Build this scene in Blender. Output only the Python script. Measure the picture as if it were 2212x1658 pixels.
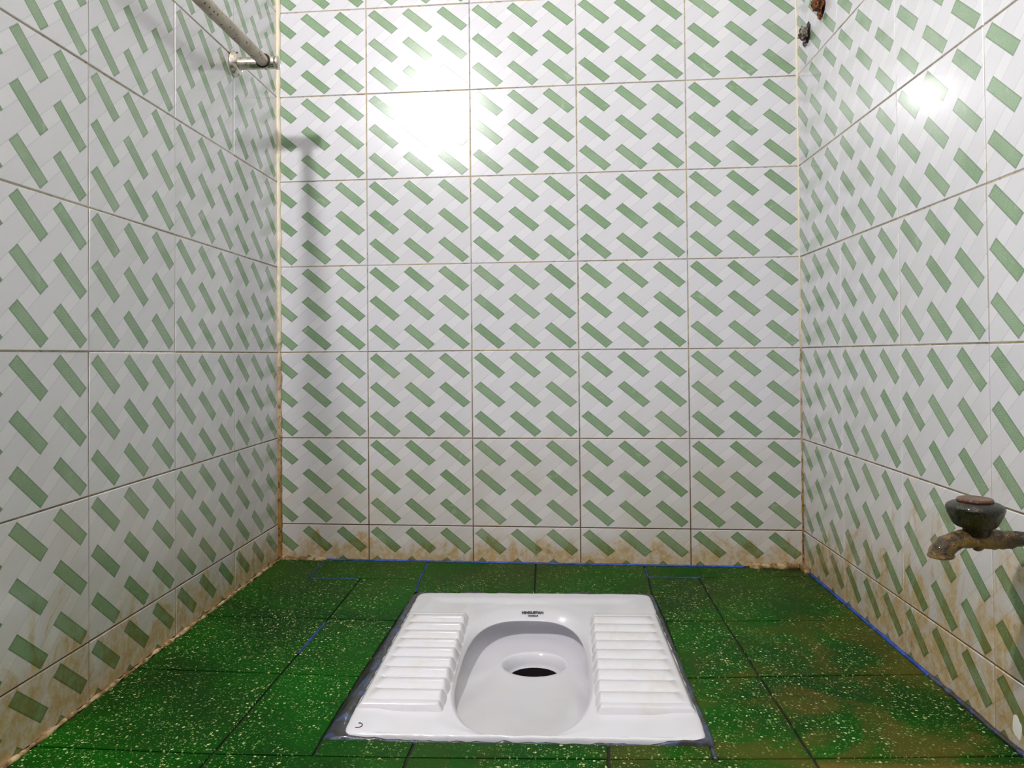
import bpy, bmesh, math, random
from mathutils import Vector, Matrix, noise
random.seed(7)
for o in list(bpy.data.objects):
    bpy.data.objects.remove(o)
scn = bpy.context.scene
COL = scn.collection

# ------------------------------------------------------------------ camera
FPX = 1655.6
TH = -0.0466                                   # the rear wall runs slightly askew to the side walls
yaw, pitch, roll = -0.0515, 0.01428, -0.00854
fw = Vector((math.sin(yaw) * math.cos(pitch), math.cos(yaw) * math.cos(pitch), math.sin(pitch)))
rt = Vector((math.cos(yaw), -math.sin(yaw), 0))
up = rt.cross(fw)
rt, up = math.cos(roll) * rt + math.sin(roll) * up, -math.sin(roll) * rt + math.cos(roll) * up
cam = bpy.data.cameras.new('camera')
cam.sensor_fit = 'HORIZONTAL'
cam.sensor_width = 36.0
cam.lens = FPX / 2212 * 36.0
cam.shift_y = -87.8 / 2212
cam.clip_start = 0.01
camo = bpy.data.objects.new('camera', cam)
COL.objects.link(camo)
camo.matrix_world = Matrix(((rt.x, up.x, -fw.x, 0.63974), (rt.y, up.y, -fw.y, -1.76799), (rt.z, up.z, -fw.z, 0.47222), (0, 0, 0, 1)))
scn.camera = camo

# ------------------------------------------------------------------ world, lamp, exposure
world = bpy.data.worlds.new('world')
scn.world = world
world.use_nodes = True
bg = world.node_tree.nodes['Background']
bg.inputs[0].default_value = (0.96, 0.93, 1.0, 1)
bg.inputs[1].default_value = 0.55

def lamp(name, loc, energy, radius, color):
    l = bpy.data.lights.new(name, 'POINT')
    l.energy = energy
    l.shadow_soft_size = radius
    l.color = color
    o = bpy.data.objects.new(name, l)
    COL.objects.link(o)
    o.location = loc
    return o
lamp('bare_bulb', (0.047, -1.48, 1.53), 62.0, 0.040, (1.0, 0.965, 0.985))
scn.view_settings.view_transform = 'Standard'
scn.view_settings.look = 'None'
scn.view_settings.gamma = 1.0
scn.view_settings.use_curve_mapping = False
scn.view_settings.exposure = 0.0

# ------------------------------------------------------------------ helpers
def srgb(r, g, b):
    def f(c):
        c /= 255.0
        return c / 12.92 if c <= 0.04045 else ((c + 0.055) / 1.055) ** 2.4
    return (f(r), f(g), f(b), 1.0)

class NT:
    """small node-graph writer"""
    def __init__(self, name):
        self.m = bpy.data.materials.new(name)
        self.m.use_nodes = True
        self.t = self.m.node_tree
        self.bsdf = self.t.nodes['Principled BSDF']
    def new(self, kind, **kw):
        n = self.t.nodes.new(kind)
        for k, v in kw.items():
            setattr(n, k, v)
        return n
    def put(self, sock, v):
        if isinstance(v, bpy.types.NodeSocket):
            self.t.links.new(v, sock)
        elif v is not None:
            sock.default_value = v
    def math(self, op, a, b=None, c=None, clamp=False):
        n = self.new('ShaderNodeMath', operation=op, use_clamp=clamp)
        for i, v in enumerate((a, b, c)):
            if v is not None:
                self.put(n.inputs[i], v)
        return n.outputs[0]
    def ramp(self, v, a, b, lo=0.0, hi=1.0):
        n = self.new('ShaderNodeMapRange', interpolation_type='SMOOTHSTEP')
        self.put(n.inputs[0], v)
        self.put(n.inputs[1], a); self.put(n.inputs[2], b); self.put(n.inputs[3], lo); self.put(n.inputs[4], hi)
        return n.outputs[0]
    def mix(self, f, a, b, blend='MIX'):
        n = self.new('ShaderNodeMix', data_type='RGBA', blend_type=blend)
        self.put(n.inputs[0], f); self.put(n.inputs[6], a); self.put(n.inputs[7], b)
        return n.outputs[2]
    def noise(self, vec, scale, detail=3.0, rough=0.55, dist=0.0):
        n = self.new('ShaderNodeTexNoise')
        if vec is not None:
            self.put(n.inputs['Vector'], vec)
        self.put(n.inputs['Scale'], scale); self.put(n.inputs['Detail'], detail)
        self.put(n.inputs['Roughness'], rough); self.put(n.inputs['Distortion'], dist)
        return n.outputs[0]
    def scaled(self, vec, sx, sy, sz):
        n = self.new('ShaderNodeMapping')
        self.put(n.inputs[0], vec)
        n.inputs[3].default_value = (sx, sy, sz)
        return n.outputs[0]
    def sep(self, vec):
        n = self.new('ShaderNodeSeparateXYZ')
        self.put(n.inputs[0], vec)
        return n.outputs
    def pos(self):
        return self.new('ShaderNodeNewGeometry').outputs['Position']
    def obj(self):
        return self.new('ShaderNodeTexCoord').outputs['Object']
    def rnd(self):
        return self.new('ShaderNodeObjectInfo').outputs['Random']
    def bump(self, h, strength, dist):
        n = self.new('ShaderNodeBump')
        n.inputs['Strength'].default_value = strength
        n.inputs['Distance'].default_value = dist
        self.put(n.inputs['Height'], h)
        self.t.links.new(n.outputs[0], self.bsdf.inputs['Normal'])
    def set(self, **kw):
        for k, v in kw.items():
            self.put(self.bsdf.inputs[k.replace('_', ' ')], v)
        return self.m

def link(name, me, mat=None, parent=None):
    o = bpy.data.objects.new(name, me)
    COL.objects.link(o)
    if mat is not None and me is not None and not me.materials:
        me.materials.append(mat)
    if parent is not None:
        o.parent = parent
    return o
def tag(o, label, cat, kind=None, group=None):
    o['label'] = label
    o['category'] = cat
    if kind: o['kind'] = kind
    if group: o['group'] = group
    return o
def mesh_of(name, verts, faces, smooth=False):
    me = bpy.data.meshes.new(name)
    me.from_pydata([tuple(v) for v in verts], [], faces)
    me.validate()
    bm = bmesh.new(); bm.from_mesh(me)
    bmesh.ops.recalc_face_normals(bm, faces=bm.faces)
    bm.to_mesh(me); bm.free()
    if smooth:
        for p in me.polygons: p.use_smooth = True
    return me
def prism(name, poly, z0, z1):
    n = len(poly)
    v = [(x, y, z0) for x, y in poly] + [(x, y, z1) for x, y in poly]
    f = [tuple(range(n))[::-1], tuple(range(n, 2 * n))] + [(i, (i + 1) % n, n + (i + 1) % n, n + i) for i in range(n)]
    return mesh_of(name, v, f)
def slab(name, poly, z0, z1, bev):
    """flat plate with a bevelled upper edge; poly counter-clockwise"""
    n = len(poly)
    P = [Vector((x, y)) for x, y in poly]
    ins = []
    for i in range(n):
        a, b, c = P[i - 1], P[i], P[(i + 1) % n]
        e1 = (b - a).normalized(); e2 = (c - b).normalized()
        n1 = Vector((-e1.y, e1.x)); n2 = Vector((-e2.y, e2.x))
        k = 1 + n1.dot(n2)
        ins.append(b + (n1 + n2) * (bev / max(k, 0.3)))
    v = [(p.x, p.y, z0) for p in P] + [(p.x, p.y, z1 - bev) for p in P] + [(p.x, p.y, z1) for p in ins]
    f = [tuple(range(n))[::-1], tuple(range(2 * n, 3 * n))]
    for r in (0, 1):
        f += [(r * n + i, r * n + (i + 1) % n, (r + 1) * n + (i + 1) % n, (r + 1) * n + i) for i in range(n)]
    return mesh_of(name, v, f)
def lathe(name, prof, seg=32, lobes=None, smooth=True, cap=True):
    """profile [(r, z)] about local z; optional lobes(angle, r, z) -> r"""
    v, f = [], []
    for r, z in prof:
        for i in range(seg):
            a = 2 * math.pi * i / seg
            rr = lobes(a, r, z) if lobes else r
            v.append((rr * math.cos(a), rr * math.sin(a), z))
    for k in range(len(prof) - 1):
        for i in range(seg):
            j = (i + 1) % seg
            f.append((k * seg + i, k * seg + j, (k + 1) * seg + j, (k + 1) * seg + i))
    if cap:
        f.append(tuple(range(seg))[::-1])
    f.append(tuple(range((len(prof) - 1) * seg, len(prof) * seg)))
    return mesh_of(name, v, f, smooth)
def tube(name, pts, radii, seg=16, rough=0.0, freq=60.0, squash=None):
    """tube along points; radii per point; optional noise relief"""
    pts = [Vector(p) for p in pts]
    v, f = [], []
    prev = None
    for i, p in enumerate(pts):
        d = (pts[min(i + 1, len(pts) - 1)] - pts[max(i - 1, 0)]).normalized()
        if prev is None:
            a = d.orthogonal().normalized()
        else:
            a = (prev - d * prev.dot(d)).normalized()
        prev = a
        b = d.cross(a)
        for k in range(seg):
            t = 2 * math.pi * k / seg
            r = radii[i] if isinstance(radii, (list, tuple)) else radii
            dirv = a * math.cos(t) + b * math.sin(t)
            q = p + dirv * r
            if rough:
                q += dirv * (noise.noise(q * freq) * rough)
            v.append(q)
    n = len(pts)
    for i in range(n - 1):
        for k in range(seg):
            j = (k + 1) % seg
            f.append((i * seg + k, i * seg + j, (i + 1) * seg + j, (i + 1) * seg + k))
    f.append(tuple(range(seg))[::-1]); f.append(tuple(range((n - 1) * seg, n * seg)))
    return mesh_of(name, v, f, True)
def lump(name, r, sc, rough, freq, sub=3, seed=0.0):
    bm = bmesh.new()
    bmesh.ops.create_icosphere(bm, subdivisions=sub, radius=1.0)
    for q in bm.verts:
        d = q.co.normalized()
        k = 1 + rough * noise.noise(d * freq + Vector((seed, seed * 1.7, 0))) + rough * 0.5 * noise.noise(d * freq * 2.3 + Vector((seed, 3, 1)))
        q.co = Vector((d.x * sc[0], d.y * sc[1], d.z * sc[2])) * (r * k)
    me = bpy.data.meshes.new(name)
    bm.to_mesh(me); bm.free()
    return me

# ------------------------------------------------------------------ measures
TW, THT = 0.24374, 0.2            # wall tile
ZB = 0.0810                       # height of the lowest joint
C0, DL, DR = 0.21436, 0.25073, 0.23569
RW = 1.18646                      # room width
YB = RW * math.tan(TH)            # rear wall's y at its right end (about -0.055)
YF = -2.22                        # front end of the side walls
ZC = 2.45                         # ceiling
GAP = 0.0011                      # half a joint

# ------------------------------------------------------------------ materials
def mat_walltile():
    n = NT('patterned_wall_tile')
    o = n.sep(n.obj()); P = n.pos(); w = n.sep(P)
    wob = n.math('MULTIPLY', n.math('SUBTRACT', n.noise(P, 260.0, 1.0), 0.5), 0.014)
    p = n.math('ADD', n.math('DIVIDE', o[0], TW / 3), wob)
    q = n.math('ADD', n.math('DIVIDE', n.math('MULTIPLY', o[1], -1.0), THT / 3), wob)
    fp = n.math('SUBTRACT', n.math('FRACT', p), 0.5)
    fq = n.math('SUBTRACT', n.math('FRACT', q), 0.5)
    s = n.math('ABSOLUTE', n.math('ADD', fp, fq))
    t = n.math('ABSOLUTE', n.math('SUBTRACT', fp, fq))
    ylo = n.math('MULTIPLY', o[1], -1.0)
    clip = n.math('MULTIPLY', n.ramp(ylo, 0.0042, 0.0047), n.ramp(ylo, THT - 0.0042, THT - 0.0047))
    bar = n.math('MULTIPLY', n.math('MULTIPLY', n.ramp(s, 0.705, 0.69), n.ramp(t, 0.197, 0.182)), clip)
    core = n.math('MULTIPLY', n.math('MULTIPLY', n.ramp(s, 0.675, 0.64), n.ramp(t, 0.167, 0.14)), clip)
    # woven white strips
    sg = n.math('ADD', p, q)
    sd = n.math('ABSOLUTE', n.math('SUBTRACT', sg, n.math('ROUND', sg)))
    strip = n.ramp(sd, 0.31, 0.29)
    line = n.math('MULTIPLY', n.ramp(sd, 0.275, 0.298), n.ramp(sd, 0.325, 0.302))
    white = n.mix(strip, srgb(223, 222, 226), srgb(217, 216, 221))
    white = n.mix(n.math('MULTIPLY', line, 0.6), white, srgb(190, 189, 198))
    speck = n.noise(P, 900.0, 1.0)
    white = n.mix(n.math('MULTIPLY', n.ramp(speck, 0.35, 0.75), 0.12), white, srgb(195, 193, 190))
    # hatched green glaze
    cloud = n.noise(P, 11.0, 3.0)
    green = n.mix(n.ramp(cloud, 0.32, 0.7), srgb(130, 158, 124), srgb(104, 140, 98))
    hatch = n.math('MULTIPLY', n.math('ADD', n.math('SINE', n.math('MULTIPLY', o[1], 2 * math.pi / 0.0021)), 1.0), 0.5)
    grain = n.noise(P, 700.0, 1.0)
    green = n.mix(n.math('MULTIPLY', n.ramp(hatch, 0.25, 1.0), 0.3), green, srgb(176, 196, 164))
    green = n.mix(n.math('MULTIPLY', n.ramp(grain, 0.42, 0.7), 0.35), green, srgb(170, 190, 160))
    green = n.mix(n.math('MULTIPLY', n.math('SUBTRACT', bar, core), 0.5), green, srgb(84, 106, 84))
    green = n.mix(n.math('MULTIPLY', n.ramp(n.noise(P, 34.0, 2.0, 0.5, 1.0), 0.62, 0.78), 0.3), green, srgb(186, 202, 184))
    base = n.mix(bar, white, green)
    tone = n.math('MULTIPLY_ADD', n.rnd(), 0.06, 0.95)
    hs = n.new('ShaderNodeHueSaturation')
    n.put(hs.inputs['Value'], tone); n.put(hs.inputs['Color'], base)
    base = hs.outputs[0]
    # limescale and rust-brown staining that climbs from the floor, higher towards the door
    reach = n.math('ADD', n.math('MULTIPLY_ADD', w[1], -0.10, 0.055), n.math('MULTIPLY', n.math('MULTIPLY', w[0], w[1]), -0.14))
    zz = n.math('DIVIDE', w[2], reach)
    st = n.noise(n.scaled(P, 1.0, 1.0, 0.55), 17.0, 5.0, 0.65, 0.8)
    up_ = n.math('SUBTRACT', n.math('MULTIPLY_ADD', st, 3.6, -0.78), zz)
    dirt = n.ramp(up_, 0.05, 0.75)
    fine = n.noise(P, 60.0, 4.0, 0.7)
    dirt2 = n.math('MULTIPLY', dirt, n.ramp(fine, 0.3, 0.62, 0.25, 1.0))
    yel = n.ramp(n.math('MULTIPLY_ADD', cloud, 0.5, w[2]), 0.72, 0.18)
    base = n.mix(n.math('MULTIPLY', yel, 0.5), base, srgb(222, 206, 172), 'MULTIPLY')
    base = n.mix(n.math('MULTIPLY', dirt2, 0.85), base, srgb(222, 188, 104), 'MULTIPLY')
    dark = n.math('MULTIPLY', dirt, n.ramp(n.noise(P, 42.0, 4.0, 0.7, 1.5), 0.56, 0.72))
    base = n.mix(n.math('MULTIPLY', dark, 0.55), base, srgb(142, 106, 40))
    n.bump(n.math('ADD', n.math('MULTIPLY', bar, 0.6), n.math('MULTIPLY', n.noise(P, 130.0, 2.0), 0.35)), 0.25, 0.0006)
    return n.set(Base_Color=base, Roughness=n.math('MULTIPLY_ADD', dirt2, 0.3, 0.24), Coat_Weight=0.7, Coat_Roughness=0.085, Coat_IOR=1.5)

def mat_grout():
    n = NT('grout_and_plaster')
    P = n.pos(); w = n.sep(P)
    k = n.noise(P, 30.0, 4.0, 0.7)
    h = n.ramp(n.math('MULTIPLY_ADD', k, 0.9, w[2]), 1.25, 0.38)
    c = n.mix(h, srgb(186, 174, 146), srgb(88, 60, 26))
    c = n.mix(n.math('MULTIPLY', n.ramp(n.noise(P, 75.0, 3.0), 0.52, 0.66), 0.6), c, srgb(110, 84, 46))
    c = n.mix(n.ramp(w[2], 1.675, 1.685), c, srgb(232, 230, 222))
    n.bump(n.noise(P, 400.0, 3.0), 0.4, 0.001)
    return n.set(Base_Color=c, Roughness=0.85)

def mat_caulk():
    n = NT('corner_caulk')
    P = n.pos(); w = n.sep(P)
    k = n.noise(n.scaled(P, 1, 1, 0.6), 26.0, 4.0, 0.7)
    h = n.ramp(n.math('MULTIPLY_ADD', k, 0.8, w[2]), 1.15, 0.45)
    c = n.mix(h, srgb(226, 216, 190), srgb(146, 108, 48))
    c = n.mix(n.math('MULTIPLY', h, n.ramp(n.noise(P, 90.0, 3.0, 0.7), 0.5, 0.62)), c, srgb(84, 56, 20))
    n.bump(n.noise(P, 160.0, 3.0), 0.5, 0.002)
    return n.set(Base_Color=c, Roughness=0.45)

def mat_terrazzo():
    n = NT('green_terrazzo')
    P = n.pos(); w = n.sep(P)
    flat = n.scaled(P, 1, 1, 0)
    def chips(scale, thr, rad):
        v = n.new('ShaderNodeTexVoronoi')
        n.put(v.inputs['Vector'], flat); v.inputs['Scale'].default_value = scale
        r = n.sep(v.outputs['Color'])
        size = n.math('MULTIPLY', n.ramp(r[0], thr, 1.0), rad)
        return n.math('MULTIPLY', n.ramp(n.math('SUBTRACT', v.outputs['Distance'], size), 0.03, -0.03), n.ramp(r[0], thr, thr + 0.02)), r[1]
    c1, r1 = chips(235.0, 0.36, 0.44)
    c2, r2 = chips(430.0, 0.45, 0.44)
    worn = n.noise(flat, 7.0, 4.0, 0.6, 0.6)
    chip = n.math('MAXIMUM', c1, n.math('MULTIPLY', c2, 0.8))
    film = n.math('MULTIPLY', n.ramp(worn, 0.50, 0.62), n.ramp(w[0], 0.12, 0.42, 0.4, 1.0))                       # smeared green skin hides the chips
    vis = n.math('MULTIPLY', chip, n.math('MULTIPLY_ADD', film, -0.85, 1.0))
    tone = n.noise(flat, 4.0, 3.0, 0.6)
    g = n.mix(n.ramp(tone, 0.35, 0.68), srgb(2, 50, 0), srgb(2, 78, 0))
    g = n.mix(n.math('MULTIPLY', n.rnd(), 0.3), g, srgb(24, 66, 8))
    cc = n.mix(n.ramp(r1, 0.0, 0.6), srgb(196, 196, 138), srgb(70, 112, 44))
    c = n.mix(vis, g, cc)
    # brown soil: right front half, and a dull patch along the rear wall
    sx = n.ramp(n.math('MULTIPLY_ADD', w[1], -0.75, n.math('MULTIPLY', w[0], 0.9)), 0.92, 1.62)
    soil = n.math('MULTIPLY', sx, n.ramp(n.noise(flat, 8.0, 5.0, 0.6, 0.9), 0.40, 0.60))
    c = n.mix(n.math('MULTIPLY', soil, 0.62), c, srgb(92, 74, 34))
    back = n.math('MULTIPLY', n.ramp(w[1], -0.42, -0.06), n.ramp(n.noise(flat, 5.0, 4.0, 0.6, 0.5), 0.3, 0.65))
    c = n.mix(n.math('MULTIPLY', back, 0.55), c, srgb(52, 66, 24))
    far = n.ramp(w[1], -0.855, -0.872)
    c = n.mix(n.math('MULTIPLY', n.math('MULTIPLY', far, n.ramp(w[0], 0.93, 0.945)), 0.7), c, srgb(104, 84, 34))
    rough = n.math('MULTIPLY_ADD', soil, 0.2, n.math('MULTIPLY_ADD', tone, 0.25, 0.34))
    n.bump(n.math('ADD', chip, n.math('MULTIPLY', n.noise(flat, 60.0, 3.0), 0.6)), 0.18, 0.0008)
    return n.set(Base_Color=c, Roughness=rough, Specular_IOR_Level=0.06)

def mat_joint():
    n = NT('floor_joint')
    P = n.pos()
    k = n.noise(P, 22.0, 4.0, 0.7)
    c = n.mix(n.ramp(k, 0.4, 0.65), srgb(10, 12, 5), srgb(30, 19, 8))
    return n.set(Base_Color=c, Roughness=0.8)

def mat_noise(name, a, b, scale, lo, hi, rough, c3=None, bump=0.5, dist=0.002, metal=0.0, coat=0.0, fine=None):
    n = NT(name)
    P = n.pos()
    c = n.mix(n.ramp(n.noise(P, scale, 5.0, 0.65, 0.6), lo, hi), a, b)
    if c3 is not None:
        c = n.mix(n.ramp(n.noise(P, scale * 2.7, 4.0, 0.7), 0.56, 0.66), c, c3)
    n.bump(n.noise(P, fine or scale * 5, 4.0, 0.65), bump, dist)
    return n.set(Base_Color=c, Roughness=rough, Metallic=metal, Coat_Weight=coat, Coat_Roughness=0.08)

def mat_ceramic(name, stain):
    n = NT(name)
    P = n.pos()
    c = srgb(218, 217, 223)
    d = n.ramp(n.noise(n.scaled(P, 1, 1, 1), 24.0, 5.0, 0.7, 0.6), 0.42, 0.78)
    c = n.mix(n.math('MULTIPLY', d, stain), c, srgb(205, 190, 160))
    n.bump(n.noise(P, 80.0, 2.0), 0.04, 0.001)
    return n.set(Base_Color=c, Roughness=0.13, Coat_Weight=0.4, Coat_Roughness=0.04)

M_TILE, M_GROUT, M_CAULK, M_TERR, M_JOINT = mat_walltile(), mat_grout(), mat_caulk(), mat_terrazzo(), mat_joint()
M_SEAL = mat_noise('blue_sealant', srgb(18, 50, 130), srgb(40, 84, 180), 45.0, 0.38, 0.6, 0.4, srgb(34, 44, 30))
M_SEALJ = mat_noise('joint_sealant', srgb(10, 30, 92), srgb(26, 62, 140), 60.0, 0.38, 0.6, 0.5, srgb(18, 26, 14))
M_SEALD = mat_noise('grimy_sealant', srgb(24, 20, 14), srgb(52, 66, 88), 26.0, 0.46, 0.62, 0.35, srgb(34, 60, 130), coat=0.4)
M_MORTAR = mat_noise('sandy_mortar', srgb(190, 164, 124), srgb(120, 92, 52), 50.0, 0.38, 0.6, 0.8, srgb(66, 54, 26))
M_PAN = mat_ceramic('glazed_ceramic', 0.10)
M_FOOT = mat_ceramic('worn_ceramic', 0.42)
M_DARK = NT('drain_dark').set(Base_Color=srgb(20, 9, 7), Roughness=0.5)
M_INK = NT('printed_ink').set(Base_Color=srgb(22, 26, 40), Roughness=0.4)
M_RUSTY = mat_noise('slimy_brass', srgb(40, 30, 10), srgb(140, 110, 42), 55.0, 0.36, 0.66, 0.32, srgb(92, 46, 14), 0.9, 0.004, 0.15, 0.5, 260.0)
M_BLACKISH = mat_noise('wet_black_patina', srgb(10, 11, 4), srgb(40, 42, 14), 60.0, 0.42, 0.66, 0.26, srgb(70, 42, 14), 0.7, 0.003, 0.0, 0.25, 200.0)
M_RED = mat_noise('wet_rust', srgb(104, 52, 16), srgb(60, 26, 8), 70.0, 0.35, 0.65, 0.3, srgb(132, 88, 34), 0.8, 0.003, 0.0, 0.25, 240.0)
M_CHROME = mat_noise('tarnished_chrome', srgb(210, 204, 194), srgb(150, 138, 120), 60.0, 0.45, 0.75, 0.2, None, 0.3, 0.001, 1.0)
def mat_rod():
    n = NT('pitted_rod')
    P = n.pos()
    v = n.new('ShaderNodeTexVoronoi')
    n.put(v.inputs['Vector'], P); v.inputs['Scale'].default_value = 130.0
    r = n.sep(v.outputs['Color'])
    pit = n.math('MULTIPLY', n.ramp(v.outputs['Distance'], 0.34, 0.2), n.ramp(r[0], 0.56, 0.6))
    c = n.mix(n.ramp(n.noise(P, 30.0, 4.0), 0.4, 0.7), srgb(176, 166, 150), srgb(150, 138, 120))
    c = n.mix(pit, c, srgb(74, 40, 18))
    n.bump(n.noise(P, 300.0, 3.0), 0.3, 0.001)
    return n.set(Base_Color=c, Roughness=0.38, Metallic=0.55)
M_ROD = mat_rod()
M_CEMENT = mat_noise('cement_plug', srgb(168, 160, 148), srgb(70, 60, 52), 160.0, 0.4, 0.6, 0.9, srgb(40, 30, 24), 0.8, 0.003)
M_WOOD = mat_noise('rusty_wood_plug', srgb(58, 30, 16), srgb(176, 104, 44), 150.0, 0.42, 0.66, 0.75, srgb(24, 14, 10), 0.8, 0.003)
M_WHITE = NT('white_paint').set(Base_Color=srgb(236, 234, 228), Roughness=0.4)
M_CEIL = NT('whitewash').set(Base_Color=srgb(232, 230, 224), Roughness=0.9)

# ------------------------------------------------------------------ setting: wall bodies
REC = 0.0016                       # joint depth
back = link('wall_back', prism('wall_back', [(-0.12, -0.12 * math.tan(TH) + REC), (-0.12, 0.14), (RW + 0.12, 0.14), (RW + 0.12, (RW + 0.12) * math.tan(TH) + REC)], -0.12, ZC), M_GROUT)
tag(back, 'rear wall of white tiles with slanting green bars, facing the camera', 'wall', 'structure')
left = link('wall_left', prism('wall_left', [(-0.12, YF), (-REC, YF), (-REC, REC), (-0.12, REC)], -0.12, ZC), M_GROUT)
tag(left, 'left side wall of green barred tiles carrying the towel rail', 'wall', 'structure')
right = link('wall_right', prism('wall_right', [(RW + REC, YF), (RW + 0.12, YF), (RW + 0.12, YB + REC), (RW + REC, YB + REC)], -0.12, ZC), M_GROUT)
tag(right, 'right side wall of green barred tiles behind the tap', 'wall', 'structure')
ceil = link('ceiling', prism('ceiling', [(-0.12, YF), (RW + 0.12, YF), (RW + 0.12, 0.14), (-0.12, 0.14)], ZC, ZC + 0.1), M_CEIL)
tag(ceil, 'whitewashed ceiling above the tiled cubicle', 'ceiling', 'structure')

# ------------------------------------------------------------------ wall tiles, each its own object
mesh_cache = {}
def tile_mesh(xa, xb, hb, ha=0.0):
    key = (round(xa, 4), round(xb, 4), round(hb, 4), round(ha, 4))
    if key not in mesh_cache:
        poly = [(xa + GAP, -hb + GAP), (xb - GAP, -hb + GAP), (xb - GAP, -ha - GAP), (xa + GAP, -ha - GAP)]
        mesh_cache[key] = slab('wall_tile', poly, -0.006, 0.0, 0.0009)
        mesh_cache[key].materials.append(M_TILE)
    return mesh_cache[key]
def put_tile(wall, origin, X, xa, xb, hb, ha=0.0):
    Y = Vector((0, 0, 1)); N = X.cross(Y)
    o = link('wall_tile', tile_mesh(xa, xb, hb, ha), None, wall)
    c = Vector(((xa + xb) / 2, -(hb + ha) / 2, 0))
    tilt = Matrix.Translation(c) @ Matrix.Rotation(random.gauss(0, 0.0022), 4, 'X') @ Matrix.Rotation(random.gauss(0, 0.0022), 4, 'Y') @ Matrix.Translation(-c)
    o.matrix_world = Matrix(((X.x, Y.x, N.x, origin.x), (X.y, Y.y, N.y, origin.y), (X.z, Y.z, N.z, origin.z), (0, 0, 0, 1))) @ tilt
    return o
XB = Vector((math.cos(TH), math.sin(TH), 0))
XL = Vector((0, 1, 0)); XR = Vector((0, -1, 0))
BW = RW / math.cos(TH)
for k in range(-1, 8):
    zt = ZB + (k + 1) * THT
    hb = ZB if k < 0 else THT
    for i in range(-1, 4):
        org = XB * (C0 + i * TW) + Vector((0, 0, zt))
        xa = TW - C0 + 0.003 if i < 0 else 0.0
        xb = BW - (C0 + 3 * TW) if i == 3 else TW
        put_tile(back, org, XB, xa, xb, hb)
    j = 0
    while True:
        d0 = DL + (j - 1) * TW if j else 0.0
        d1 = DL + j * TW
        if d0 > -YF - 0.02: break
        d1c = min(d1, -YF)
        put_tile(left, Vector((0, -d1, zt)), XL, d1 - d1c, d1 - d0 - (0.002 if j == 0 else 0), hb)
        j += 1
    j = 0
    while True:
        d0 = DR + (j - 1) * TW              # distance from the rear right corner
        y0 = YB - d0
        if y0 < YF + 0.02: break
        put_tile(right, Vector((RW, y0, zt)), XR, (TW - DR + 0.0015) if j == 0 else 0.0, min(TW, y0 - YF), hb)
        j += 1

# ------------------------------------------------------------------ floor
PX0, PX1, PY0, PY1 = 0.374, 0.826, -0.826, -0.262       # squat pan outline
HX0, HX1, HY0, HY1 = 0.40, 0.80, -0.815, -0.29           # opening in the screed
fl_poly = [((-0.1, YF), (HX0, YF), (HX0, 0.1), (-0.1, 0.1)), ((HX1, YF), (RW + 0.1, YF), (RW + 0.1, 0.1), (HX1, 0.1)),
           ((HX0, YF), (HX1, YF), (HX1, HY0), (HX0, HY0)), ((HX0, HY1), (HX1, HY1), (HX1, 0.1), (HX0, 0.1))]
v, f = [], []
for pg in fl_poly:
    b = len(v)
    v += [(x, y, -0.12) for x, y in pg] + [(x, y, -0.0035) for x, y in pg]
    f += [(b, b + 3, b + 2, b + 1), (b + 4, b + 5, b + 6, b + 7)] + [(b + i, b + (i + 1) % 4, b + 4 + (i + 1) % 4, b + 4 + i) for i in range(4)]
floor = link('floor', mesh_of('floor', v, f), M_JOINT)
tag(floor, 'green terrazzo tiled floor with dark joints around the squat pan', 'floor', 'structure')
def yb(x, off=0.004): return x * math.tan(TH) - off
G = 0.0018
ftiles = [
    [(0.004, -0.3925), (0.2345, -0.4), (0.231, -0.1545), (0.119, -0.1525), (0.111, yb(0.111)), (0.004, yb(0))],
    [(0.119, -0.1525), (0.231, -0.1545), (0.357, -0.155), (0.355, yb(0.355)), (0.111, yb(0.111))],
    [(0.365, -0.246), (0.602, -0.246), (0.600, yb(0.6)), (0.355, yb(0.355)), (0.357, -0.155)],
    [(0.602, -0.246), (0.831, -0.250), (0.839, -0.136), (0.841, yb(0.84)), (0.600, yb(0.6))],
    [(0.839, -0.136), (0.944, -0.131), (1.183, -0.120), (1.183, yb(1.183)), (0.841, yb(0.84))],
    [(0.2345, -0.4), (0.3595, -0.408), (0.365, -0.246), (0.357, -0.155), (0.231, -0.1545)],
    [(0.836, -0.397), (0.939, -0.394), (0.944, -0.131), (0.839, -0.136), (0.831, -0.25)],
    [(0.939, -0.394), (1.183, -0.383), (1.183, -0.120), (0.944, -0.131)],
    [(0.004, -0.626), (0.233, -0.637), (0.2345, -0.4), (0.004, -0.3925)],
    [(0.233, -0.637), (0.353, -0.644), (0.3595, -0.408), (0.2345, -0.4)],
    [(0.829, -0.635), (0.938, -0.627), (0.939, -0.394), (0.836, -0.397)],
    [(0.938, -0.627), (1.183, -0.611), (1.183, -0.383), (0.939, -0.394)],
    [(0.004, -0.857), (0.232, -0.867), (0.233, -0.637), (0.004, -0.626)],
    [(0.232, -0.867), (0.353, -0.867), (0.352, -0.82), (0.353, -0.644), (0.233, -0.637)],
    [(0.826, -0.858), (0.939, -0.853), (0.938, -0.627), (0.829, -0.635)],
    [(0.939, -0.853), (1.183, -0.839), (1.183, -0.611), (0.938, -0.627)],
    [(0.353, -0.867), (0.466, -0.867), (0.468, -0.829), (0.352, -0.826)],
    [(0.466, -0.867), (0.702, -0.863), (0.704, -0.828), (0.468, -0.829)],
    [(0.702, -0.863), (0.826, -0.858), (0.826, -0.828), (0.704, -0.828)],
]
YE = {0.004: -0.857, 0.231: -0.867, 0.466: -0.867, 0.701: -0.863, 0.939: -0.853, 1.183: -0.839}
ys = [-0.864 - 0.235 * i for i in range(7)]
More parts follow.
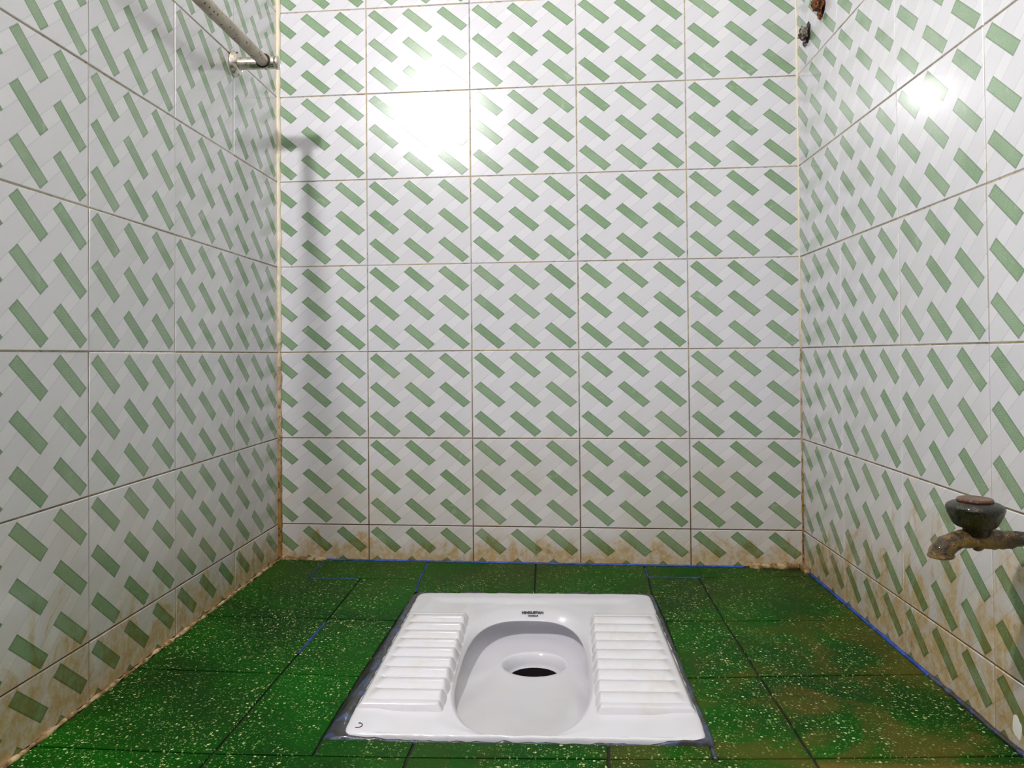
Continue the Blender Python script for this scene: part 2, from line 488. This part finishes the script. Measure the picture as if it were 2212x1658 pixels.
for r in range(len(ys) - 1):
    xs = [0.004, 0.231, 0.466, 0.701, 0.939, 1.183]
    for i in range(5):
        def yy(x, y): return YE[x] if y == ys[0] else y
        lo = max(ys[r + 1], YF)
        if ys[r] <= YF: continue
        ftiles.append([(xs[i], yy(xs[i], lo)), (xs[i + 1], yy(xs[i + 1], lo)), (xs[i + 1], yy(xs[i + 1], ys[r])), (xs[i], yy(xs[i], ys[r]))])
def shrink(poly, g):
    n = len(poly); P = [Vector(p) for p in poly]; out = []
    for i in range(n):
        a, b, c = P[i - 1], P[i], P[(i + 1) % n]
        e1 = (b - a).normalized(); e2 = (c - b).normalized()
        n1 = Vector((-e1.y, e1.x)); n2 = Vector((-e2.y, e2.x))
        q = b + (n1 + n2) * (g / max(1 + n1.dot(n2), 0.3))
        out.append((q.x, q.y))
    return out
for pg in ftiles:
    link('floor_tile', slab('floor_tile', shrink(pg, G), -0.012, random.uniform(-0.0006, 0.0), 0.0008), M_TERR, floor)

# ------------------------------------------------------------------ beads of caulk, mortar and sealant where surfaces meet
def bead(name, pts, r, mat, rough, freq, seg=8, parent=None, step=0.006):
    P = [Vector(p) for p in pts]; out = []
    for a, b in zip(P[:-1], P[1:]):
        n = max(1, int((b - a).length / step))
        out += [a.lerp(b, i / n) for i in range(n)]
    out.append(P[-1])
    rad = [r * (1 + 0.45 * noise.noise(p * freq * 0.5)) for p in out]
    return link(name, tube(name, out, rad, seg, rough, freq), mat, parent)
n_ = 1
def trim(label, pts, r, mat, rough, freq, step=0.006):
    global n_
    o = bead('trim_%d' % n_, pts, r, mat, rough, freq, step=step)
    n_ += 1
    return tag(o, label, 'sealant', 'structure')
trim('thick cream caulk running up the rear left corner', [(0.0015, -0.0015, -0.004), (0.0015, -0.0015, 1.69)], 0.0062, M_CAULK, 0.0018, 60)
trim('thin brownish caulk running up the rear right corner', [(RW - 0.0002, YB - 0.0002, -0.004), (RW - 0.0002, YB - 0.0002, 1.69)], 0.0028, M_CAULK, 0.001, 80)
trim('sandy mortar edging the floor along the left wall', [(0.003, 0.0 - 0.006, 0.0), (0.003, -0.3, 0.0), (0.003, -0.6, 0.0), (0.002, -1.2, 0.0)], 0.0032, M_MORTAR, 0.004, 70)
trim('sandy mortar at the left end of the rear wall foot', [(0.004, yb(0.004, 0.003), 0.001), (0.05, yb(0.05, 0.003), 0.0), (0.115, yb(0.115, 0.003), -0.001)], 0.006, M_MORTAR, 0.005, 90)
trim('bright blue sealant line along the foot of the rear wall', [(0.08, yb(0.08, 0.002), 0.0), (0.5, yb(0.5, 0.002), 0.0), (1.06, yb(1.06, 0.002), 0.0)], 0.0024, M_SEAL, 0.001, 70)
trim('crumbled mortar filling the rear right corner of the floor', [(1.07, yb(1.07, 0.003), 0.001), (1.13, yb(1.13, 0.004), 0.003), (1.181, yb(1.181, 0.005), 0.006), (1.181, -0.10, 0.002)], 0.0075, M_MORTAR, 0.006, 90)
trim('bright blue sealant line along the foot of the right wall', [(1.184, -0.10, 0.0), (1.184, -0.17, 0.0), (1.184, -0.40, 0.0), (1.184, -0.62, 0.0)], 0.003, M_SEAL, 0.001, 60)
trim('dull grey sealant along the right wall foot near the door', [(1.184, -0.62, 0.0), (1.184, -0.9, 0.0), (1.184, -1.3, 0.0)], 0.004, M_SEALD, 0.002, 60)
trim('blue sealant in the short joint by the rear left corner', [(0.1115, -0.012, -0.0012), (0.1185, -0.1525, -0.0012)], 0.0022, M_SEALJ, 0.0006, 90)
trim('blue sealant in the cross joint by the rear left corner', [(0.1185, -0.1525, -0.0014), (0.225, -0.1545, -0.0014)], 0.002, M_SEALJ, 0.0006, 90)
trim('blue sealant streak in the joint left of the pan', [(0.2343, -0.42, -0.0012), (0.2335, -0.56, -0.0012)], 0.0022, M_SEALJ, 0.0008, 90)
trim('blue sealant in the joint behind the pan, left one', [(0.3555, -0.03, -0.0012), (0.357, -0.155, -0.0012), (0.364, -0.24, -0.0012)], 0.0023, M_SEALJ, 0.0008, 90)
trim('blue sealant in the joint behind the pan, right one', [(0.841, -0.06, -0.0014), (0.839, -0.13, -0.0014), (0.95, -0.1305, -0.0014)], 0.002, M_SEALJ, 0.0006, 90)
trim('grimy blue sealant by the front right corner of the pan', [(0.8265, -0.83, -0.001), (0.826, -0.862, -0.001)], 0.0032, M_SEALD, 0.001, 90)

# ------------------------------------------------------------------ squat pan
pan = link('squat_toilet', None)
pan.location = (0.6, -0.544, 0.0)
tag(pan, 'white ceramic squat toilet pan set into the green floor', 'squat toilet')
OX, OY = 0.6, -0.544
def to_local(p): return (p[0] - OX, p[1] - OY, p[2])
NA = 360
def sup(a, cx_, hw, yb_, yf_, n):
    c, s = math.cos(a), math.sin(a)
    x = cx_ + hw * math.copysign(abs(c) ** (2 / n), c)
    hl = (yb_ - yf_) / 2
    y = (yb_ + yf_) / 2 + hl * math.copysign(abs(s) ** (2 / n), s)
    return x, y
def sst(a, b, t):
    t = max(0.0, min(1.0, (t - a) / (b - a)))
    return t * t * (3 - 2 * t)
angs = [2 * math.pi * i / NA for i in range(NA)]
ZP = 0.006
loops = []
def loop(cx_, hw, yb_, yf_, n, zf):
    L = []
    for a in angs:
        x, y = sup(a, cx_, hw, yb_, yf_, n)
        L.append((x, y, zf(a, x, y)))
    loops.append(L)
PCX = (PX0 + PX1) / 2; PHW = (PX1 - PX0) / 2
def edge(a, x, y, z, amp=0.0025):
    return z
jit = lambda a, k: 0.0022 * noise.noise(Vector((math.cos(a) * 9, math.sin(a) * 9, k)))
def box_pt(a, inset):
    c, s = math.cos(a), math.sin(a)
    m = (abs(c) ** 34 + abs(s) ** 34) ** (1 / 34.0)
    return PCX + (PHW - inset) * c / m, (PY0 + PY1) / 2 + ((PY1 - PY0) / 2 - inset) * s / m
def rim_loop(inset, z, wob=True):
    L = []
    for a in angs:
        x, y = box_pt(a, inset)
        if wob:
            w_ = 0.0022 * noise.noise(Vector((x * 55, y * 55, 0))) + 0.0012 * noise.noise(Vector((x * 160, y * 160, 3)))
            x += w_ * math.cos(a); y += w_ * math.sin(a)
        L.append((x, y, z))
    loops.append(L)
rim_loop(0.001, -0.02); rim_loop(0.0, 0.0015); rim_loop(0.0012, 0.0042); rim_loop(0.004, ZP)
# slightly raised border, then the field of the plate
def plate_z(x, y):
    z = ZP
    z -= 0.003 * sst(0.03, 0.06, min(x - PX0, PX1 - x, PY1 - y, 0.2 + y - PY0))
    return z
base = loops[-1]
# opening: outer lip, inner lip
LB, LF, LC, LW = -0.322, -0.822, 0.5935, 0.106
IB, IF_, IW = -0.386, -0.815, 0.0965
def at_lip(a): return sup(a, LC, LW, LB, LF, 2.9)
for k in range(1, 13):
    t = k / 12.0
    L = []
    for a, b in zip(angs, base):
        lx, ly = at_lip(a)
        x = b[0] + (lx - b[0]) * t; y = b[1] + (ly - b[1]) * t
        L.append((x, y, plate_z(x, y) - 0.0012 * sst(0.75, 1.0, t)))
    loops.append(L)
def bk(a):  # 1 at the rear, 0 at the front
    return sst(-0.75, 0.35, math.sin(a))
lipz = lambda a: plate_z(*at_lip(a)) - 0.0012
for k in range(1, 7):            # lip curling down into the bowl
    t = k / 6.0
    L = []
    for a in angs:
        x0, y0 = at_lip(a); x1, y1 = sup(a, LC, IW, IB, IF_, 2.9)
        e = t
        x = x0 + (x1 - x0) * e; y = y0 + (y1 - y0) * e
        L.append((x, y, lipz(a) - (0.0035 + 0.0065 * bk(a)) * (1 - math.cos(t * math.pi / 2)) * 1.0))
    loops.append(L)
edge_l = loops[-1]
# bowl: undercut below the lip at the rear and the sides, gentle ramp at the front
FX, FY, FR = 0.606, -0.482, 0.054
def bowl(off, dz_b, dz_f, hwx):
    L = []
    for a, e in zip(angs, edge_l):
        b = bk(a)
        x, y = sup(a, LC, IW + hwx * b, IB + off * b, IF_ + 0.012 * (1 - b) * 0, 2.9)
        if b < 1: x = x
        L.append((x, y, e[2] - (dz_b * b + dz_f * (1 - b))))
    loops.append(L)
bowl(0.014, 0.002, 0.0003, 0.003)
bowl(0.030, 0.004, 0.0006, 0.008)
bowl(0.040, 0.009, 0.0010, 0.013)
bowl(0.042, 0.017, 0.0016, 0.014)
bowl(0.036, 0.026, 0.0022, 0.009)
bowl(0.022, 0.032, 0.0028, -0.002)
wall_l = loops[-1]
for k in range(1, 15):
    t = k / 14.0
    L = []
    for a, b in zip(angs, wall_l):
        fx, fy = FX + FR * math.cos(a), FY + FR * 0.92 * math.sin(a)
        x = b[0] + (fx - b[0]) * t; y = b[1] + (fy - b[1]) * t
        zf = -0.044
        rear = bk(a)
        s_ = (1 - (1 - t) ** 2.2) * rear + (1 - (1 - t) ** 1.6) * (1 - rear)
        L.append((x, y, b[2] + (zf - b[2]) * s_))
    loops.append(L)
for rr, z in ((0.052, -0.046), (0.049, -0.050), (0.046, -0.056), (0.0450, -0.060), (0.0437, -0.0628), (0.0424, -0.0646), (0.0414, -0.0660)):
    loops.append([(FX + rr * math.cos(a), FY + rr * 0.92 * math.sin(a), z) for a in angs])
vs = [to_local(p) for L in loops for p in L]
fs = []
for r in range(len(loops) - 1):
    for i in range(NA):
        j = (i + 1) % NA
        fs.append((r * NA + i, r * NA + j, (r + 1) * NA + j, (r + 1) * NA + i))
body = link('pan_body', mesh_of('pan_body', vs, fs, True), M_PAN, pan)
sub = body.modifiers.new('sub', 'SUBSURF'); sub.levels = 1; sub.render_levels = 1
# drain
dr = lathe('drain', [(0.0416, -0.0658), (0.0408, -0.070), (0.0408, -0.16), (0.02, -0.165)], 40, cap=False)
d_o = link('drain', dr, M_DARK, pan)
d_o.location = (FX - OX, FY - OY, 0); d_o.scale = (1, 0.92, 1)
d_o['label'] = 'dark round drain hole'
# footrests with cast ridges
def footrest(x_out, x_in, side):
    y0, y1 = -0.762, -0.392
    nx, ny = 46, 230
    NR = 9
    vv, ff = [], []
    for iy in range(ny + 1):
        v_ = iy / ny
        for ix in range(nx + 1):
            u = ix / nx                            # 0 outer, 1 inner
            # clustered samples at the ends
            uu = 0.5 - 0.5 * math.cos(math.pi * u); vvv = v_
            xi = x_in + (0.004 * (1 - vvv) if side < 0 else -0.010 * (1 - vvv))
            x = x_out + (xi - x_out) * uu; y = y0 + (y1 - y0) * vvv
            dx_o = abs(x - x_out); dx_i = abs(xi - x)
            dy = min(y - y0, y1 - y)
            e = sst(0, 0.010, dx_i) * sst(-0.004, 0.009, dx_o) * sst(0, 0.007, dy)
            z = ZP - 0.006 + 0.0125 * e
            ph = (vvv - 0.045) / 0.91 * NR
            if 0 <= ph <= NR:
                fr = ph - math.floor(ph)
                groove = math.sin(math.pi * fr) ** 0.6
                zone = sst(0.012, 0.028, dx_o)
                z += (0.0068 * groove - 0.0032) * zone * sst(-0.001, 0.006, dx_i)
            if ix in (0, nx) or iy in (0, ny): z = -0.002
            vv.append(to_local((x, y, z)))
    for iy in range(ny):
        for ix in range(nx):
            a = iy * (nx + 1) + ix
            ff.append((a, a + 1, a + nx + 2, a + nx + 1))
    me = mesh_of('footrest', vv, ff, True)
    o = link('footrest', me, M_FOOT, pan)
    o['label'] = 'ridged footrest'
    return o
footrest(PX0 + 0.001, 0.4905, -1)
footrest(PX1 - 0.001, 0.7015, 1)
# printed maker's lettering on the sloping rear lip
def lettering(text, size, loc, rx, name, sx=1.0):
    cu = bpy.data.curves.new(name, 'FONT')
    cu.body = text; cu.size = size; cu.align_x = 'CENTER'; cu.align_y = 'CENTER'; cu.extrude = 0.0001
    cu.offset = size * 0.055
    to = bpy.data.objects.new(name + '_tmp', cu); COL.objects.link(to)
    bpy.context.view_layer.update()
    me = bpy.data.meshes.new_from_object(to.evaluated_get(bpy.context.evaluated_depsgraph_get()))
    bpy.data.objects.remove(to)
    o = link(name, me, None, pan)
    me.materials.clear(); me.materials.append(M_INK)
    o.location = to_local(loc); o.rotation_euler = (rx, 0, 0.015); o.scale = (sx, 1, 1)
    return o
TXT = dict(y1=-0.3585, y2=-0.3695)
def lip_z(y):                      # height of the rear lip on the centre line
    t = (LB - y) / (LB - IB)
    return ZP - 0.003 - 0.0012 - 0.010 * (1 - math.cos(t * math.pi / 2))
l1 = lettering('HINDUSTAN', 0.0105, (0.6005, TXT['y1'], lip_z(TXT['y1']) + 0.0018), math.radians(9), 'lettering', 0.66)
l2 = lettering('VITREOUS', 0.0058, (0.6015, TXT['y2'], lip_z(TXT['y2']) + 0.0018), math.radians(11), 'lettering', 0.68)
l1['label'] = 'dark blue printed lettering'; l2['label'] = 'smaller dark printed lettering'
# stray curled mark on the front left border
tube_pts = [to_local((0.392 + 0.005 * math.cos(a), -0.806 + 0.006 * math.sin(a), ZP + 0.0004)) for a in [math.radians(d) for d in range(-120, 130, 25)]]
mk = link('hair_mark', tube('hair_mark', tube_pts, 0.0006, 6), M_WOOD, pan)

# sealant bedding all round the pan
def bedding():
    L = []
    W_ = 64 * 4
    rings = []
    outer = [0.0]
    vs_, fs_ = [], []
    prof = [(-0.004, 0.0), (0.0, 0.0028), (0.0045, 0.0034), (0.010, 0.0022), (0.016, -0.003)]
    for a in [2 * math.pi * i / W_ for i in range(W_)]:
        for o_, z in prof:
            wob = 1 + 0.9 * noise.noise(Vector((math.cos(a) * 6, math.sin(a) * 6, 2.0)))
            cl = 1.0
            x, y = box_pt(a, -o_)
            if x > PX1: x = PX1 + (x - PX1) * 0.55
            if y < PY0: y = PY0 + (y - PY0) * 0.3
            lx = sst(-0.2, -0.95, math.sin(a)) * sst(-0.3, -0.9, math.cos(a))
            x -= lx * o_ * 0.8
            fr_ = sst(-0.75, -0.85, math.sin(a)) if abs(x - PCX) < PHW - 0.02 else 0.0
            zz = (z - 0.004 * fr_) * wob + 0.0035 * noise.noise(Vector((x * 70, y * 70, 1))) * (z > 0)
            vs_.append((x, y, zz))
    m = len(prof)
    for i in range(W_):
        for k in range(m - 1):
            j = (i + 1) % W_
            fs_.append((i * m + k, j * m + k, j * m + k + 1, i * m + k + 1))
    o = link('trim_%d' % n_, mesh_of('bedding', vs_, fs_, True), M_SEALD)
    return tag(o, 'lumpy dark blue sealant bedding all round the squat pan', 'sealant', 'structure')
bedding()

# ------------------------------------------------------------------ towel rail on the left wall
rail = link('towel_rail', None)
RX, RY, RZ = 0.066, -0.250, 1.0665
rail.location = (0, RY, RZ)
tag(rail, 'rust-pitted towel rail in chrome brackets high on the left wall', 'towel rail')
R90 = Matrix.Rotation(math.radians(90), 4, 'Y')
def bracket(y):
    me = lathe('bracket', [(0.0128, 0.0), (0.0128, 0.016), (0.0122, 0.02), (0.0122, 0.084), (0.0105, 0.0865), (0.0135, 0.088), (0.0135, 0.0925), (0.009, 0.095)], 32)
    b = link('bracket', me, M_CHROME, rail)
    b.location = (0, y - RY, 0); b.rotation_euler = (0, math.radians(90), 0)
    fl = link('flange', lathe('flange', [(0.026, 0.0), (0.026, 0.003), (0.0235, 0.0055), (0.0235, 0.0075), (0.0205, 0.0095), (0.019, 0.0125), (0.0145, 0.0135)], 40), M_CHROME, b)
    sk = link('socket', lathe('socket', [(0.0142, -0.0125), (0.0150, -0.0142), (0.0130, -0.0150), (0.0128, -0.010)], 28), M_DARK, b)
    sk.matrix_parent_inverse = Matrix()
    sk.location = (0, 0, RX); sk.rotation_euler = (math.radians(-90), 0, 0)
    for s in (-1, 1):
        sc = link('screw', lathe('screw', [(0.004, 0.0), (0.004, 0.0015), (0.002, 0.0028)], 12), M_DARK if s < 0 else M_CHROME, b)
        sc.location = (0.0185 * s, 0.005 * s, 0.0085)
    return b
bracket(RY)
bracket(-1.24)
rd = link('rod', tube('rod', [(RX, 0.004 - i * 1.0 / 80, -0.0005 - i * 0.007 / 60) for i in range(81)], 0.0118, 20, 0.0004, 120), M_ROD, rail)
rd['label'] = 'pale rod pitted with rust spots'

# ------------------------------------------------------------------ water tap on the right wall
TY, TZ = -0.90, 0.266
tap = link('water_tap', None)
tap.location = (RW, TY, TZ)
tag(tap, 'corroded brown brass water tap sticking out of the right wall', 'tap')
def tl(dx, z, dy=0.0): return (dx, dy, z)
spout_pts, spout_r = [], []
path = [(-0.028, 0.000, 0.0070), (-0.040, -0.0006, 0.0082), (-0.052, -0.0010, 0.0102), (-0.066, -0.0006, 0.0108), (-0.080, 0.0, 0.0104), (-0.094, 0.0, 0.0100),
        (-0.106, -0.0025, 0.0102), (-0.1155, -0.0075, 0.0110), (-0.1205, -0.0120, 0.0118), (-0.1218, -0.0160, 0.0122), (-0.1220, -0.0178, 0.0134), (-0.1220, -0.0200, 0.0132), (-0.1220, -0.0212, 0.0105)]
def catmull(pp, n):
    out = []
    for i in range(len(pp) - 1):
        p0, p1, p2, p3 = pp[max(i - 1, 0)], pp[i], pp[i + 1], pp[min(i + 2, len(pp) - 1)]
        for k in range(n):
            t = k / n
            out.append(tuple(0.5 * (2 * b + (c - a) * t + (2 * a - 5 * b + 4 * c - d) * t * t + (3 * b - a - 3 * c + d) * t ** 3) for a, b, c, d in zip(p0, p1, p2, p3)))
    out.append(pp[-1])
    return out
pp = catmull(path, 5)
sp = link('spout_body', tube('spout_body', [(x, 0, z) for x, z, r in pp], [r for x, z, r in pp], 24, 0.0016, 170), M_RUSTY, tap)
pipe = link('pipe', tube('pipe', [(-0.044 + i * 0.004, 0, 0.001) for i in range(12)], 0.0068, 18, 0.0012, 150), M_BLACKISH, tap)
ros = link('wall_flange', lathe('wall_flange', [(0.022, 0.0), (0.022, 0.003), (0.014, 0.008), (0.009, 0.010)], 28), M_RUSTY, tap)
ros.rotation_euler = (0, math.radians(-90), 0)
neck = link('neck', lathe('neck', [(0.0165, 0.004), (0.0170, 0.012), (0.0200, 0.0165), (0.0215, 0.020)], 28), M_BLACKISH, tap)
neck.location = (-0.0835, 0, 0.0005); neck.scale = (0.8, 0.8, 0.85)
def lob(a, r, z):
    if 0.018 < z < 0.043:
        c = math.cos(4 * a + 0.4)
        return r * (1 - 0.085 * max(0.0, -c) * math.sin(math.pi * (z - 0.018) / 0.025))
    return r
hd = link('handle', lathe('handle', [(0.0190, 0.0165), (0.0228, 0.0172), (0.0255, 0.0192), (0.0280, 0.0230), (0.0306, 0.0285), (0.0330, 0.0345), (0.0344, 0.0390), (0.0346, 0.0415), (0.0330, 0.0445), (0.0290, 0.0470), (0.0245, 0.0486), (0.0215, 0.0490)], 64, lob), M_BLACKISH, tap)
hd.location = (-0.0845, 0, -0.0010); hd.scale = (0.84, 0.84, 0.85)
hd['label'] = 'bulging dark wet handle with flattened sides'
cap = link('handle_cap', lathe('handle_cap', [(0.0215, 0.0485), (0.0216, 0.0515), (0.0205, 0.0530), (0.0185, 0.0535), (0.0172, 0.0530), (0.010, 0.0532), (0.004, 0.0530)], 48), M_RED, tap)
cap.location = (-0.0845, 0, -0.0010); cap.scale = (0.84, 0.84, 0.85)
cap['label'] = 'rust red round cap'
dp = link('drip', lump('drip', 0.004, (1.4, 1, 0.8), 0.3, 2.0, 2, 3.0), M_RUSTY, tap)
dp.location = (-0.082, 0, -0.0105)

# ------------------------------------------------------------------ broken fixings in the right wall
def fixing(y, z, label, mat, seed, parts):
    r = link('wall_plug', None)
    r.location = (RW, y, z)
    tag(r, label, 'wall plug')
    h = link('broken_hole_shade', lump('broken_hole_shade', 0.015, (0.04, 1.1, 1.25), 0.5, 1.6, 3, seed), M_DARK, r)  # flat dark disc on the wall; shade of the broken recess put into its colour
    for (nm, dx, dy, dz, rr, sc, m) in parts:
        o = link(nm, lump(nm, rr, sc, 0.65, 2.2, 3, seed + dy * 90), m, r)
        o.location = (dx, dy, dz)
        for p in o.data.polygons: p.use_smooth = False
    return r
fixing(-0.128, 1.146, 'grey broken cement plug, the lower of two in the right wall', M_CEMENT, 1.3,
       [('plug', -0.007, 0.006, 0.001, 0.0135, (0.7, 0.8, 1.0), M_CEMENT), ('crumb', -0.004, 0.009, -0.017, 0.006, (0.6, 0.7, 1.5), M_CEMENT)])
fixing(-0.218, 1.166, 'rust brown broken wooden plug, the upper of two in the right wall', M_WOOD, 4.1,
       [('plug', -0.007, 0.004, 0.003, 0.0150, (0.7, 1.1, 1.0), M_WOOD), ('splinter', -0.005, 0.002, -0.020, 0.007, (0.6, 0.8, 1.5), M_WOOD)])
ps = link('paint_spot', lump('paint_spot', 0.009, (0.05, 1.0, 1.5), 0.25, 1.2, 3, 2.0), M_WHITE)
ps.location = (RW, -0.824, 0.0255)
tag(ps, 'small white paint spot low on the right wall', 'paint spot')
